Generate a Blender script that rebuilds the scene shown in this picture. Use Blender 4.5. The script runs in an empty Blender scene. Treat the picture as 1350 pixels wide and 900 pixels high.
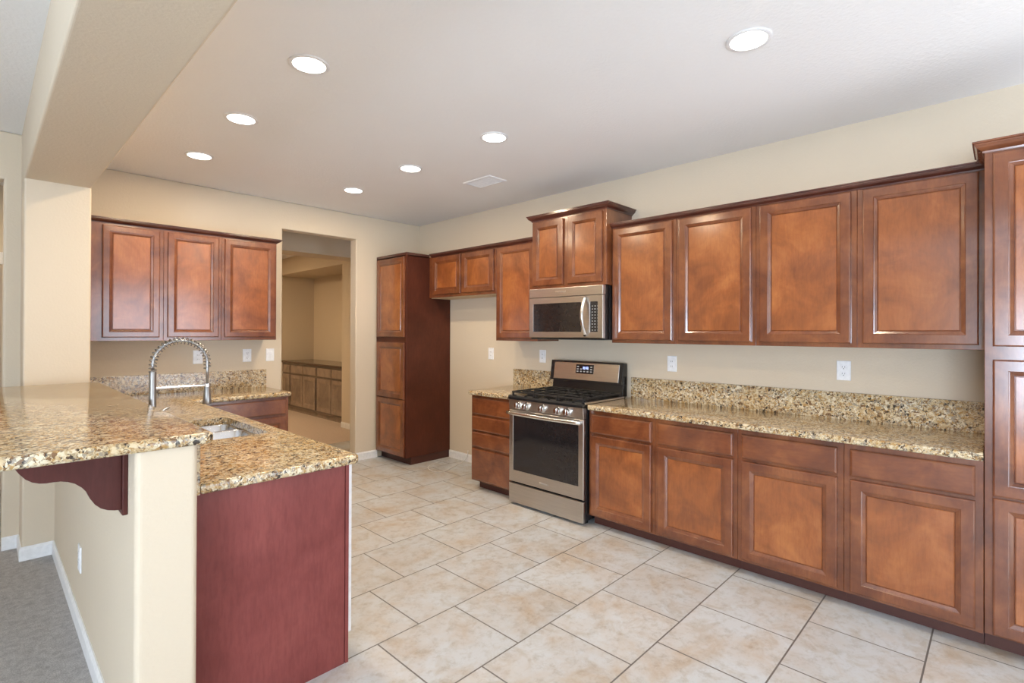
import bpy, bmesh, math, random
from mathutils import Vector, Matrix

# ------------------------------------------------------------------ camera
scene = bpy.context.scene
COL = scene.collection
H_CAM = 1.4566
XR, YB, ZC = 3.813, 5.272, 2.779        # right wall, back wall, ceiling
yaw, pitch, roll = math.radians(46.1305), math.radians(0.2099), math.radians(0.2014)
fwd = Vector((math.sin(yaw)*math.cos(pitch), math.cos(yaw)*math.cos(pitch), math.sin(pitch)))
rgt = Vector((math.cos(yaw), -math.sin(yaw), 0))
upv = rgt.cross(fwd)
r2 = rgt*math.cos(roll) + upv*math.sin(roll)
u2 = -rgt*math.sin(roll) + upv*math.cos(roll)
cam_d = bpy.data.cameras.new('camera')
cam = bpy.data.objects.new('camera', cam_d)
COL.objects.link(cam)
M4 = Matrix((r2, u2, -fwd)).transposed().to_4x4()
M4.translation = Vector((0, 0, H_CAM))
cam.matrix_world = M4
cam_d.sensor_fit = 'HORIZONTAL'
cam_d.sensor_width = 36.0
cam_d.lens = 674.44/1350*36.0
cam_d.shift_y = -14.67/1350
cam_d.clip_start = 0.05
scene.camera = cam

# ------------------------------------------------------------------ light
scene.view_settings.view_transform = 'Standard'
scene.view_settings.look = 'None'
scene.view_settings.gamma = 1.0
scene.view_settings.use_curve_mapping = False
scene.view_settings.exposure = 0.51
world = bpy.data.worlds.new('daylight')
scene.world = world
world.use_nodes = True
world.node_tree.nodes['Background'].inputs[0].default_value = (0.80, 0.90, 1.0, 1)
world.node_tree.nodes['Background'].inputs[1].default_value = 1.0


def window_light(name, loc, rot, sx, sy, power, color):
    d = bpy.data.lights.new(name, 'AREA')
    d.shape = 'RECTANGLE'
    d.size, d.size_y = sx, sy
    d.energy = power
    d.color = color
    o = bpy.data.objects.new(name, d)
    o.location = loc
    o.rotation_euler = rot
    COL.objects.link(o)


HALF = math.pi/2
DAY = (0.67, 0.81, 1.0)
YN, XL = -2.8, -4.6                      # near wall, far left wall
window_light('daylight_sliding_door', (2.55, YN-1.05, 1.30), (HALF+0.85, 0, 0), 2.6, 3.4, 112, (0.74, 0.85, 1.0))
window_light('daylight_living_window', (-1.6, YN-0.45, 1.25), (HALF+0.65, 0, 0), 2.8, 2.0, 30, DAY)
window_light('daylight_dining_window', (XL-0.75, -1.45, 1.10), (HALF+0.9, 0, -HALF), 2.6, 2.6, 540, DAY)
sun_d = bpy.data.lights.new('sun', 'SUN')
sun_d.energy = 12.0
sun_d.angle = 0.01
sun_d.color = (1.0, 0.97, 0.93)
sun = bpy.data.objects.new('sun', sun_d)
sun.rotation_euler = Vector((-0.10, 0.62, -0.78)).to_track_quat('-Z', 'Y').to_euler()
sun.location = (2.5, -6, 6)
COL.objects.link(sun)
LAMP_POWER = 7.5
LAMP_COL = (1.0, 0.79, 0.54)


# ------------------------------------------------------------------ materials
def new_mat(name):
    m = bpy.data.materials.new(name)
    m.use_nodes = True
    nt = m.node_tree
    b = nt.nodes['Principled BSDF']
    return m, nt, b


def N(nt, t, **kw):
    n = nt.nodes.new(t)
    for k, v in kw.items():
        setattr(n, k, v)
    return n


def ramp(nt, fac, stops, interp='LINEAR'):
    r = N(nt, 'ShaderNodeValToRGB')
    r.color_ramp.interpolation = interp
    el = r.color_ramp.elements
    while len(el) < len(stops):
        el.new(0.5)
    for e, (p, c) in zip(el, stops):
        e.position = p
        e.color = (*c, 1)
    nt.links.new(fac, r.inputs[0])
    return r.outputs[0]


def pos(nt, scale=(1, 1, 1), loc=(0, 0, 0)):
    g = N(nt, 'ShaderNodeNewGeometry')
    mp = N(nt, 'ShaderNodeMapping')
    mp.inputs['Scale'].default_value = scale
    mp.inputs['Location'].default_value = loc
    nt.links.new(g.outputs['Position'], mp.inputs['Vector'])
    return mp.outputs[0]


def noise(nt, vec, scale, detail=4, rough=0.5, dist=0.0):
    n = N(nt, 'ShaderNodeTexNoise')
    n.inputs['Scale'].default_value = scale
    n.inputs['Detail'].default_value = detail
    n.inputs['Roughness'].default_value = rough
    n.inputs['Distortion'].default_value = dist
    nt.links.new(vec, n.inputs['Vector'])
    return n


def mixc(nt, fac, a, b, mode='MIX'):
    m = N(nt, 'ShaderNodeMix', data_type='RGBA', blend_type=mode)
    if isinstance(fac, (int, float)):
        m.inputs[0].default_value = fac
    else:
        nt.links.new(fac, m.inputs[0])
    for i, v in ((6, a), (7, b)):
        if isinstance(v, tuple):
            m.inputs[i].default_value = (*v, 1)
        else:
            nt.links.new(v, m.inputs[i])
    return m.outputs[2]


def bump(nt, b, height, strength, distance=0.01):
    bp = N(nt, 'ShaderNodeBump')
    bp.inputs['Strength'].default_value = strength
    bp.inputs['Distance'].default_value = distance
    nt.links.new(height, bp.inputs['Height'])
    nt.links.new(bp.outputs[0], b.inputs['Normal'])


def simple(name, col, rough=0.5, metal=0.0, spec=0.5):
    m, nt, b = new_mat(name)
    v = pos(nt)
    n = noise(nt, v, 40, 2)
    lo = tuple(c*0.94 for c in col)
    hi = tuple(min(1, c*1.05) for c in col)
    nt.links.new(ramp(nt, n.outputs[0], [(0.3, lo), (0.7, hi)]), b.inputs['Base Color'])
    b.inputs['Roughness'].default_value = rough
    b.inputs['Metallic'].default_value = metal
    b.inputs['Specular IOR Level'].default_value = spec
    return m


def plaster(name, col, bs=0.25, scale=75):
    m, nt, b = new_mat(name)
    v = pos(nt)
    n = noise(nt, v, scale, 3, 0.55)
    n2 = noise(nt, v, 1.3, 2)
    c = ramp(nt, n2.outputs[0], [(0.3, tuple(x*0.97 for x in col)), (0.7, col)])
    nt.links.new(c, b.inputs['Base Color'])
    b.inputs['Roughness'].default_value = 0.75
    b.inputs['Specular IOR Level'].default_value = 0.25
    bump(nt, b, n.outputs[0], bs, 0.006)
    return m


def wood(name, dark, mid, light, axis='z', rough=0.45, coat=1.0, spec=0.15, mott=5.0):
    m, nt, b = new_mat(name)
    st = {'z': (1, 1, 0.16), 'y': (1, 0.16, 1), 'x': (0.16, 1, 1)}[axis]
    v = pos(nt)
    vs = pos(nt, st)
    blot = noise(nt, v, mott, 5, 0.6, 0.6)
    fine = noise(nt, vs, 85, 4, 0.65, 0.4)
    c1 = ramp(nt, blot.outputs[0], [(0.28, dark), (0.52, mid), (0.74, light)])
    c2 = ramp(nt, fine.outputs[0], [(0.35, (0.74, 0.70, 0.68)), (0.6, (1.0, 1.0, 1.0))])
    nt.links.new(mixc(nt, 0.55, c1, c2, 'MULTIPLY'), b.inputs['Base Color'])
    b.inputs['Roughness'].default_value = rough
    b.inputs['Specular IOR Level'].default_value = spec
    b.inputs['Coat Weight'].default_value = coat
    b.inputs['Coat Roughness'].default_value = 0.17
    b.inputs['Coat IOR'].default_value = 1.70
    bump(nt, b, fine.outputs[0], 0.05, 0.002)
    return m


def granite(name):
    m, nt, b = new_mat(name)
    v = pos(nt)
    d = noise(nt, v, 26, 3, 0.6)
    off = N(nt, 'ShaderNodeVectorMath', operation='MULTIPLY_ADD')
    nt.links.new(d.outputs['Color'], off.inputs[0])
    off.inputs[1].default_value = (0.045, 0.045, 0.045)
    nt.links.new(v, off.inputs[2])
    w = off.outputs[0]

    def vor(scale):
        t = N(nt, 'ShaderNodeTexVoronoi')
        t.inputs['Scale'].default_value = scale
        nt.links.new(w, t.inputs['Vector'])
        s = N(nt, 'ShaderNodeSeparateColor')
        nt.links.new(t.outputs['Color'], s.inputs[0])
        return s
    cream, cream2, gold, brown, grey, black = ((0.70, 0.63, 0.47), (0.55, 0.435, 0.265), (0.42, 0.265, 0.105),
                                               (0.19, 0.11, 0.055), (0.33, 0.29, 0.23), (0.045, 0.036, 0.030))
    big = vor(72)
    pal = [(0.0, black), (0.10, brown), (0.24, grey), (0.36, gold), (0.52, cream2), (0.76, cream)]
    a = ramp(nt, big.outputs[0], pal, 'CONSTANT')
    sml = vor(165)
    c = ramp(nt, sml.outputs[1], [(0.0, black), (0.10, brown), (0.25, grey), (0.36, gold), (0.50, cream2), (0.74, cream)], 'CONSTANT')
    n = noise(nt, v, 60, 3)
    f = ramp(nt, n.outputs[0], [(0.42, (0, 0, 0)), (0.60, (1, 1, 1))])
    mx = mixc(nt, f, a, c)
    n2 = noise(nt, v, 7, 3, 0.6)
    tint = ramp(nt, n2.outputs[0], [(0.35, (0.86, 0.76, 0.60)), (0.62, (1, 1, 1))])
    nt.links.new(mixc(nt, 0.8, mx, tint, 'MULTIPLY'), b.inputs['Base Color'])
    b.inputs['Roughness'].default_value = 0.10
    b.inputs['Specular IOR Level'].default_value = 0.5
    return m


def tile(name):
    m, nt, b = new_mat(name)
    T = 0.4635
    v = pos(nt, (1, 1, 1), (-1.293, -2.105, 0))
    br = N(nt, 'ShaderNodeTexBrick')
    br.offset = 0.5
    br.offset_frequency = 2
    br.squash = 1.0
    br.inputs['Scale'].default_value = 1.0
    br.inputs['Mortar Size'].default_value = 0.0038
    br.inputs['Mortar Smooth'].default_value = 0.1
    br.inputs['Bias'].default_value = 0.0
    br.inputs['Brick Width'].default_value = T
    br.inputs['Row Height'].default_value = T
    br.inputs['Color1'].default_value = (0.90, 0.90, 0.90, 1)
    br.inputs['Color2'].default_value = (1, 1, 1, 1)
    br.inputs['Mortar'].default_value = (1, 1, 1, 1)
    nt.links.new(v, br.inputs['Vector'])
    g = pos(nt)
    n1 = noise(nt, g, 3.2, 6, 0.62, 0.4)
    n2 = noise(nt, g, 17, 7, 0.78)
    base = ramp(nt, n1.outputs[0], [(0.30, (0.50, 0.42, 0.335)), (0.45, (0.55, 0.54, 0.53)), (0.60, (0.575, 0.61, 0.645))])
    mot = ramp(nt, n2.outputs[0], [(0.32, (0.72, 0.68, 0.62)), (0.50, (1, 1, 1))])
    c = mixc(nt, 0.8, base, mot, 'MULTIPLY')
    n3 = noise(nt, g, 9, 6, 0.65, 0.8)
    c = mixc(nt, 0.75, c, ramp(nt, n3.outputs[0], [(0.34, (0.84, 0.775, 0.69)), (0.50, (1, 1, 1))]), 'MULTIPLY')
    c = mixc(nt, 1.0, c, br.outputs['Color'], 'MULTIPLY')
    c = mixc(nt, br.outputs['Fac'], c, (0.15, 0.14, 0.132))
    nt.links.new(c, b.inputs['Base Color'])
    b.inputs['Roughness'].default_value = 0.38
    inv = N(nt, 'ShaderNodeMath', operation='SUBTRACT')
    inv.inputs[0].default_value = 1.0
    nt.links.new(br.outputs['Fac'], inv.inputs[1])
    bump(nt, b, inv.outputs[0], 0.4, 0.003)
    return m


def carpet_mat(name):
    m, nt, b = new_mat(name)
    v = pos(nt)
    n1 = noise(nt, v, 170, 3, 0.7)
    n2 = noise(nt, v, 28, 5, 0.7, 0.6)
    c1 = ramp(nt, n1.outputs[0], [(0.3, (0.52, 0.50, 0.485)), (0.7, (0.86, 0.84, 0.815))])
    c2 = ramp(nt, n2.outputs[0], [(0.32, (0.70, 0.69, 0.69)), (0.62, (1, 1, 1))])
    nt.links.new(mixc(nt, 0.9, c1, c2, 'MULTIPLY'), b.inputs['Base Color'])
    b.inputs['Roughness'].default_value = 0.95
    b.inputs['Specular IOR Level'].default_value = 0.05
    bump(nt, b, n1.outputs[0], 0.9, 0.02)
    return m


def steel(name, col=(0.56, 0.52, 0.48), rough=0.28, axis=None):
    m, nt, b = new_mat(name)
    b.inputs['Metallic'].default_value = 1.0
    st = {None: (1, 1, 1), 'y': (1, 0.02, 1), 'z': (1, 1, 0.02)}[axis]
    n = noise(nt, pos(nt, st), 260, 2)
    c = ramp(nt, n.outputs[0], [(0.3, tuple(x*0.93 for x in col)), (0.7, tuple(min(1, x*1.05) for x in col))])
    nt.links.new(c, b.inputs['Base Color'])
    b.inputs['Roughness'].default_value = rough
    return m


def emit(name, col, strength):
    m, nt, b = new_mat(name)
    b.inputs['Base Color'].default_value = (0.8, 0.8, 0.8, 1)
    b.inputs['Emission Color'].default_value = (*col, 1)
    b.inputs['Emission Strength'].default_value = strength
    return m


WALL = plaster('cream_orange_peel_paint', (0.66, 0.566, 0.436))
CEIL = plaster('white_textured_ceiling', (0.89, 0.89, 0.885), 0.35, 60)
WHITE = simple('white_trim_paint', (0.82, 0.82, 0.82), 0.4)
TILE = tile('stone_look_tile')
CARPET = carpet_mat('grey_carpet')
CAB = wood('stained_maple_frame', (0.100, 0.026, 0.009), (0.185, 0.054, 0.017), (0.27, 0.090, 0.028))
CABH = wood('stained_maple_rail', (0.100, 0.026, 0.009), (0.185, 0.054, 0.017), (0.27, 0.090, 0.028), 'y')
PANEL = wood('stained_maple_panel', (0.18, 0.050, 0.013), (0.30, 0.090, 0.022), (0.43, 0.150, 0.039), mott=4.2)
VENEER = wood('cherry_veneer', (0.16, 0.036, 0.031), (0.205, 0.050, 0.044), (0.245, 0.064, 0.055), rough=0.5, coat=0.15, mott=2.5)
CORB = wood('dark_cherry_corbel', (0.070, 0.020, 0.017), (0.092, 0.026, 0.022), (0.115, 0.033, 0.027), rough=0.5, coat=0.15, mott=3.0)
SIDE = wood('shade_darkened_side', (0.060, 0.016, 0.008), (0.085, 0.022, 0.011), (0.11, 0.030, 0.015), rough=0.45, coat=0.15, mott=2.0)  # same veneer, with the shade of its dim corner put into the colour
DARKW = wood('dark_cherry_moulding', (0.055, 0.015, 0.010), (0.085, 0.022, 0.014), (0.12, 0.034, 0.02), 'y')
MAPLE = simple('pale_maple_underside', (0.62, 0.46, 0.27), 0.5)
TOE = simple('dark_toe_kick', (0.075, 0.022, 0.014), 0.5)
TAUPE = wood('glare_greyed_wood', (0.20, 0.145, 0.105), (0.29, 0.215, 0.16), (0.37, 0.28, 0.21))  # brown cabinet wood with glare haze mixed into the colour
GLAREWD = wood('glare_greyed_carcass', (0.09, 0.06, 0.04), (0.12, 0.085, 0.06), (0.15, 0.11, 0.08))  # glare-greyed wood again, in a darker tone
GLAREWP = wood('glare_greyed_panel', (0.16, 0.115, 0.08), (0.23, 0.17, 0.125), (0.29, 0.215, 0.16))  # panel tone with the same glare haze in it
GRAN = granite('speckled_gold_granite')
DGRAN = simple('dark_brown_stone', (0.09, 0.055, 0.035), 0.15)
STEEL = steel('brushed_stainless', axis='y')
STEELP = steel('polished_steel', (0.78, 0.78, 0.78), 0.16)
NICKEL = steel('brushed_nickel', (0.36, 0.355, 0.35), 0.33)
SINKM = steel('satin_sink_steel', (0.66, 0.66, 0.67), 0.22)
BLACK = simple('black_enamel', (0.012, 0.012, 0.013), 0.18)
IRON = simple('cast_iron', (0.016, 0.015, 0.015), 0.5)
BGLASS = simple('black_glass', (0.018, 0.015, 0.015), 0.06)
GREYM = simple('grey_printing', (0.45, 0.45, 0.45), 0.5)
PLAST = simple('white_plastic', (0.86, 0.87, 0.88), 0.3)
DSLOT = simple('dark_slot', (0.03, 0.03, 0.03), 0.6)
LENS = emit('lit_lamp_lens', (1.0, 0.96, 0.88), 6.0)
BLUE = emit('blue_clock_digits', (0.25, 0.35, 1.0), 3.0)
DOORW = wood('brown_interior_door', (0.22, 0.08, 0.02), (0.32, 0.125, 0.032), (0.42, 0.18, 0.05))
HOSE = simple('clear_white_tubing', (0.75, 0.73, 0.70), 0.35)


# ------------------------------------------------------------------ builders
def new_bm():
    return bmesh.new()


def box(bm, x0, x1, y0, y1, z0, z1, bev=0.0, seg=2):
    x0, x1 = sorted((x0, x1)); y0, y1 = sorted((y0, y1)); z0, z1 = sorted((z0, z1))
    r = bmesh.ops.create_cube(bm, size=1.0)
    vs = r['verts']
    for v in vs:
        v.co = Vector((x0 + (v.co.x+0.5)*(x1-x0), y0 + (v.co.y+0.5)*(y1-y0), z0 + (v.co.z+0.5)*(z1-z0)))
    if bev > 0:
        es = list({e for v in vs for e in v.link_edges})
        bmesh.ops.bevel(bm, geom=es, offset=bev, segments=seg, profile=0.5, affect='EDGES', clamp_overlap=True)
    return bm


def prism(bm, pts, axis, a0, a1, bev=0.0, seg=2):
    """extrude polygon pts (2D) along axis 'x','y' or 'z' from a0 to a1"""
    def mk(p, a):
        return {'x': (a, p[0], p[1]), 'y': (p[0], a, p[1]), 'z': (p[0], p[1], a)}[axis]
    A = [bm.verts.new(mk(p, a0)) for p in pts]
    B = [bm.verts.new(mk(p, a1)) for p in pts]
    n = len(pts)
    fs = [bm.faces.new(A), bm.faces.new(B)]
    for i in range(n):
        fs.append(bm.faces.new((A[i], A[(i+1) % n], B[(i+1) % n], B[i])))
    bmesh.ops.recalc_face_normals(bm, faces=fs)
    if bev > 0:
        es = list({e for f in fs[:2] for e in f.edges})
        bmesh.ops.bevel(bm, geom=es, offset=bev, segments=seg, profile=0.5, affect='EDGES', clamp_overlap=True)
    return bm


def lathe(bm, prof, center, axis=(0, 0, 1), n=24):
    """prof: list of (radius, along-axis). closed at both ends when radius 0"""
    ax = Vector(axis).normalized()
    t = Vector((1, 0, 0)) if abs(ax.x) < 0.9 else Vector((0, 1, 0))
    e1 = ax.cross(t).normalized(); e2 = ax.cross(e1)
    c = Vector(center)
    rings = []
    for r, h in prof:
        if r < 1e-6:
            rings.append([bm.verts.new(c + ax*h)])
        else:
            rings.append([bm.verts.new(c + ax*h + (e1*math.cos(2*math.pi*i/n) + e2*math.sin(2*math.pi*i/n))*r) for i in range(n)])
    for a, b in zip(rings, rings[1:]):
        for i in range(n):
            j = (i+1) % n
            if len(a) == 1 and len(b) == 1:
                continue
            if len(a) == 1:
                bm.faces.new((a[0], b[i], b[j]))
            elif len(b) == 1:
                bm.faces.new((a[i], a[j], b[0]))
            else:
                bm.faces.new((a[i], a[j], b[j], b[i]))
    return bm


def tube(bm, pts, r, n=10, flat=None):
    """round (or elliptic: flat=(ru, rv)) tube along points"""
    pts = [Vector(p) for p in pts]
    rings = []
    ref = None
    for i, p in enumerate(pts):
        t = (pts[min(i+1, len(pts)-1)] - pts[max(i-1, 0)]).normalized()
        if ref is None:
            ref = Vector((0, 0, 1)) if abs(t.z) < 0.9 else Vector((1, 0, 0))
        e1 = (ref - t*ref.dot(t)).normalized()
        ref = e1
        e2 = t.cross(e1)
        ru, rv = flat if flat else (r, r)
        rings.append([bm.verts.new(p + e1*math.cos(2*math.pi*k/n)*ru + e2*math.sin(2*math.pi*k/n)*rv) for k in range(n)])
    for a, b in zip(rings, rings[1:]):
        for k in range(n):
            j = (k+1) % n
            bm.faces.new((a[k], a[j], b[j], b[k]))
    bm.faces.new(rings[0]); bm.faces.new(list(reversed(rings[-1])))
    return bm


def sweep(bm, path, prof, z0):
    """moulding: prof (out, up) swept along an open XY path; out = left of travel; mitred"""
    P = [Vector((p[0], p[1])) for p in path]
    rows = []
    for i, p in enumerate(P):
        dirs = []
        if i > 0:
            dirs.append((P[i]-P[i-1]).normalized())
        if i < len(P)-1:
            dirs.append((P[i+1]-P[i]).normalized())
        ns = [Vector((-d.y, d.x)) for d in dirs]
        if len(ns) == 2:
            m = ns[0] + ns[1]
            m = m / (m.dot(ns[0]))
        else:
            m = ns[0]
        rows.append([bm.verts.new((p.x + m.x*o, p.y + m.y*o, z0 + u)) for o, u in prof])
    k = len(prof)
    for a, b in zip(rows, rows[1:]):
        for i in range(k):
            j = (i+1) % k
            bm.faces.new((a[i], a[j], b[j], b[i]))
    bm.faces.new(rows[0]); bm.faces.new(list(reversed(rows[-1])))
    return bm


def obj(name, bm, mat, parent=None, smooth=False, label=None):
    bmesh.ops.recalc_face_normals(bm, faces=bm.faces[:])
    off = parent_world(parent)
    if off.length > 0:
        for v in bm.verts:
            v.co -= off
    me = bpy.data.meshes.new(name)
    bm.to_mesh(me); bm.free()
    me.materials.append(mat)
    if smooth:
        me.polygons.foreach_set('use_smooth', [True]*len(me.polygons))
    o = bpy.data.objects.new(name, me)
    COL.objects.link(o)
    if parent is not None:
        o.parent = parent
    if label:
        o['label'] = label
    return o


def parent_world(p):
    v = Vector((0, 0, 0))
    while p is not None:
        v += p.location
        p = p.parent
    return v


def smooth_by_angle(o, deg=35):
    me = o.data
    bm = bmesh.new(); bm.from_mesh(me)
    for f in bm.faces:
        f.smooth = True
    for e in bm.edges:
        if len(e.link_faces) == 2 and e.calc_face_angle(0) > math.radians(deg):
            e.smooth = False
    bm.to_mesh(me); bm.free()
    return o


def tag(o, label, cat, group=None):
    o['label'] = label; o['category'] = cat
    if group:
        o['group'] = group
    return o


def thing(name, label, cat, loc, group=None):
    o = bpy.data.objects.new(name, None)
    o.empty_display_size = 0.1
    o.location = loc
    COL.objects.link(o)
    return tag(o, label, cat, group)


def struct(name, bm, mat, smooth=False):
    o = obj(name, bm, mat, None, smooth)
    o['kind'] = 'structure'
    return o


def dup(root, loc, label, group=None):
    r = root.copy(); COL.objects.link(r); r.location = loc
    r['label'] = label
    if group:
        r['group'] = group
    for ch in list(root.children):
        c = ch.copy(); COL.objects.link(c); c.parent = r
        for g in ch.children:
            d = g.copy(); COL.objects.link(d); d.parent = c
    return r


# local (u, v, n) -> world for fronts
def fr_west(X):   # faces -x : u = y
    return lambda u, v, n: (X - n, u, v)


def fr_east(X):   # faces +x
    return lambda u, v, n: (X + n, u, v)


def fr_south(Y):  # faces -y : u = x
    return lambda u, v, n: (u, Y - n, v)


def ring_front(bm, T, u0, u1, v0, v1, levels, cap=False):
    """concentric rectangle loops (inset, n) joined together"""
    loops = []
    for ins, n in levels:
        loops.append([bm.verts.new(T(*c)) for c in ((u0+ins, v0+ins, n), (u1-ins, v0+ins, n), (u1-ins, v1-ins, n), (u0+ins, v1-ins, n))])
    for a, b in zip(loops, loops[1:]):
        for i in range(4):
            j = (i+1) % 4
            bm.faces.new((a[i], a[j], b[j], b[i]))
    if cap:
        bm.faces.new(loops[0]); bm.faces.new(loops[-1])
    else:
        a, b = loops[-1], loops[0]
        for i in range(4):
            j = (i+1) % 4
            bm.faces.new((a[i], a[j], b[j], b[i]))
    return bm


def door(T, u0, u1, v0, v1, parent, mats=None, t=0.020, fw=0.050):
    fm, pm = mats or (CAB, PANEL)
    w = fw
    d = obj('door', ring_front(new_bm(), T, u0, u1, v0, v1,
            [(0, 0.0005), (0, t-0.006), (0.002, t-0.002), (0.007, t), (w, t), (w+0.003, t-0.003), (w+0.006, t-0.0035),
             (w+0.018, t-0.009), (w+0.021, t-0.013), (w+0.0225, t-0.013), (w+0.0225, 0.001)]), fm, parent)
    i = w + 0.0225
    obj('panel', ring_front(new_bm(), T, u0+i, u1-i, v0+i, v1-i, [(0, 0.001), (0, t-0.0125), (0.003, t-0.0095)], True), pm, d)
    return d


def drawer_front(T, u0, u1, v0, v1, parent, mat=None, t=0.020):
    return obj('drawer', ring_front(new_bm(), T, u0, u1, v0, v1,
               [(0, 0.0005), (0, t-0.008), (0.003, t-0.003), (0.011, t)], True), mat or CAB, parent)


CROWN = [(0, 0), (0.005, 0), (0.007, 0.008), (0.013, 0.012), (0.026, 0.022), (0.034, 0.034), (0.034, 0.040), (0.041, 0.042),
         (0.041, 0.050), (0, 0.050)]
CROWN_S = [(o, u*0.78) for o, u in CROWN]


# ------------------------------------------------------------------ the room shell
bm = new_bm(); box(bm, 0.345, XR+0.13, YN-0.13, 6.3, -0.1, 0.0)
struct('floor', bm, TILE)
bm = new_bm(); box(bm, XL-0.13, 0.345, YN-0.13, 7.0, -0.1, 0.0)
o = struct('floor_carpet', bm, CARPET)
bm = new_bm(); box(bm, 0.345, 5.2, 6.3, 12.2, -0.1, 0.002)
struct('floor_back_room', bm, simple('beige_carpet', (0.55, 0.44, 0.36), 0.9))
bm = new_bm(); box(bm, XL-0.13, XR+0.13, YN-0.13, 5.402, ZC, ZC+0.12)
struct('ceiling', bm, CEIL)
bm = new_bm(); box(bm, XL-0.13, 5.2, 5.402, 12.2, ZC, ZC+0.12)
struct('ceiling_back_room', bm, CEIL)

bm = new_bm(); box(bm, XR, XR+0.13, YN-0.13, YB, 0, ZC)
struct('wall_right', bm, WALL)
# back wall with doorway x 2.12..2.94, head 2.497
DX0, DX1, DZ = 2.122, 2.940, 2.497


def arch_poly(x0, x1, d0, d1, dz, zc):
    return [(x0, 0), (d0, 0), (d0, dz), (d1, dz), (d1, 0), (x1, 0), (x1, zc), (x0, zc)]


bm = new_bm(); prism(bm, arch_poly(0.19, XR+0.13, DX0, DX1, DZ, ZC), 'y', YB, YB+0.13, 0.012, 3)
struct('wall_back', bm, WALL)
# column and half wall
bm = new_bm(); box(bm, 0.190, 0.523, 4.48, YB, 0, 2.425)
es = [e for e in bm.edges if abs(e.verts[0].co.x-e.verts[1].co.x) < 1e-6 and abs(e.verts[0].co.y-e.verts[1].co.y) < 1e-6]
bmesh.ops.bevel(bm, geom=es, offset=0.012, segments=4, profile=0.5, affect='EDGES')
struct('wall_column', bm, WALL)
bm = new_bm(); box(bm, 0.345, 0.522, 1.990, 4.48, 0, 1.067)
es = [e for e in bm.edges if abs(e.verts[0].co.z-e.verts[1].co.z) > 0.5 and e.verts[0].co.y < 2.5]
bmesh.ops.bevel(bm, geom=es, offset=0.020, segments=5, profile=0.5, affect='EDGES')
struct('wall_half', bm, WALL)
bm = new_bm(); box(bm, 0.190, 0.523, YN, YB, 2.425, ZC)
es = [e for e in bm.edges if abs(e.verts[0].co.y-e.verts[1].co.y) > 1 and e.verts[0].co.z < 2.6]
bmesh.ops.bevel(bm, geom=es, offset=0.012, segments=4, profile=0.5, affect='EDGES')
struct('ceiling_beam', bm, WALL)
# dining room back wall with a cased opening at its right end
bm = new_bm(); prism(bm, [(XL, 0), (-0.95, 0), (-0.95, 2.46), (0.105, 2.46), (0.105, 0), (0.23, 0), (0.23, ZC), (XL, ZC)], 'y', 4.78, 4.90, 0.014, 3)
struct('wall_dining', bm, WALL)
bm = new_bm(); box(bm, XL, 0.19, 6.6, 6.73, 0, ZC)
struct('wall_hall', bm, WALL)
bm = new_bm(); box(bm, 0.19, 0.33, YB, 6.73, 0, ZC)
struct('wall_hall_side', bm, WALL)
# near wall with two window openings, left wall with one


bm = new_bm()
box(bm, XL, -2.95, YN-0.13, YN, 0, ZC); box(bm, -0.25, 1.37, YN-0.13, YN, 0, ZC); box(bm, 3.73, XR, YN-0.13, YN, 0, ZC)
box(bm, -2.95, -0.25, YN-0.13, YN, 2.35, ZC); box(bm, -2.95, -0.25, YN-0.13, YN, 0, 0.55); box(bm, 1.37, 3.73, YN-0.13, YN, 2.33, ZC)
struct('wall_near', bm, WALL)
bm = new_bm()
box(bm, XL-0.13, XL, YN-0.13, -2.70, 0, ZC); box(bm, XL-0.13, XL, -0.22, 6.73, 0, ZC)
box(bm, XL-0.13, XL, -2.70, -0.22, 2.42, ZC); box(bm, XL-0.13, XL, -2.70, -0.22, 0, 0.48)
struct('wall_left', bm, WALL)
for i, (a, b, z0, z1, ax, n) in enumerate([(1.37, 3.73, 0.0, 2.33, 'y', 2), (-2.95, -0.25, 0.55, 2.35, 'y', 2), (-2.70, -0.22, 0.48, 2.42, 'x', 2)]):
    bm = new_bm()
    def bar(p0, p1, q0, q1):
        if ax == 'y':
            box(bm, p0, p1, YN-0.05, YN-0.01, q0, q1, 0.004)
        else:
            box(bm, XL-0.05, XL-0.01, p0, p1, q0, q1, 0.004)
    bar(a, a+0.05, z0, z1); bar(b-0.05, b, z0, z1); bar(a, b, z1-0.05, z1); bar(a, b, z0, z0+0.05)
    for k in range(1, n):
        c = a + (b-a)*k/n
        bar(c-0.03, c+0.03, z0, z1)
    struct('window_%d' % (i+1), bm, WHITE)

# room beyond the doorway: header, side wall with a niche
WX = 3.83
bm = new_bm(); box(bm, 0.33, WX, 6.15, 6.50, 2.42, ZC)
struct('ceiling_header', bm, WALL)
bm = new_bm()
box(bm, WX, WX+0.13, 5.402, 7.28, 0, ZC); box(bm, WX, WX+0.13, 9.735, 12.2, 0, ZC); box(bm, WX, WX+0.13, 7.28, 9.735, 2.49, ZC)
box(bm, WX+0.13, 4.56, 7.15, 7.28, 0, ZC)
box(bm, WX+0.13, 4.56, 9.735, 9.86, 0, ZC)
box(bm, 4.53, 4.66, 7.15, 9.86, 0, ZC)
struct('wall_niche', bm, WALL)
bm = new_bm(); box(bm, WX+0.13, 4.53, 7.28, 9.735, 2.49, 2.55)
struct('ceiling_niche', bm, WALL)
bm = new_bm(); box(bm, 0.33, 5.2, 12.07, 12.2, 0, ZC)
struct('wall_far', bm, WALL)
bm = new_bm(); box(bm, 0.20, 0.33, 6.73, 12.2, 0, ZC)
struct('wall_far_left', bm, WALL)

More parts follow.
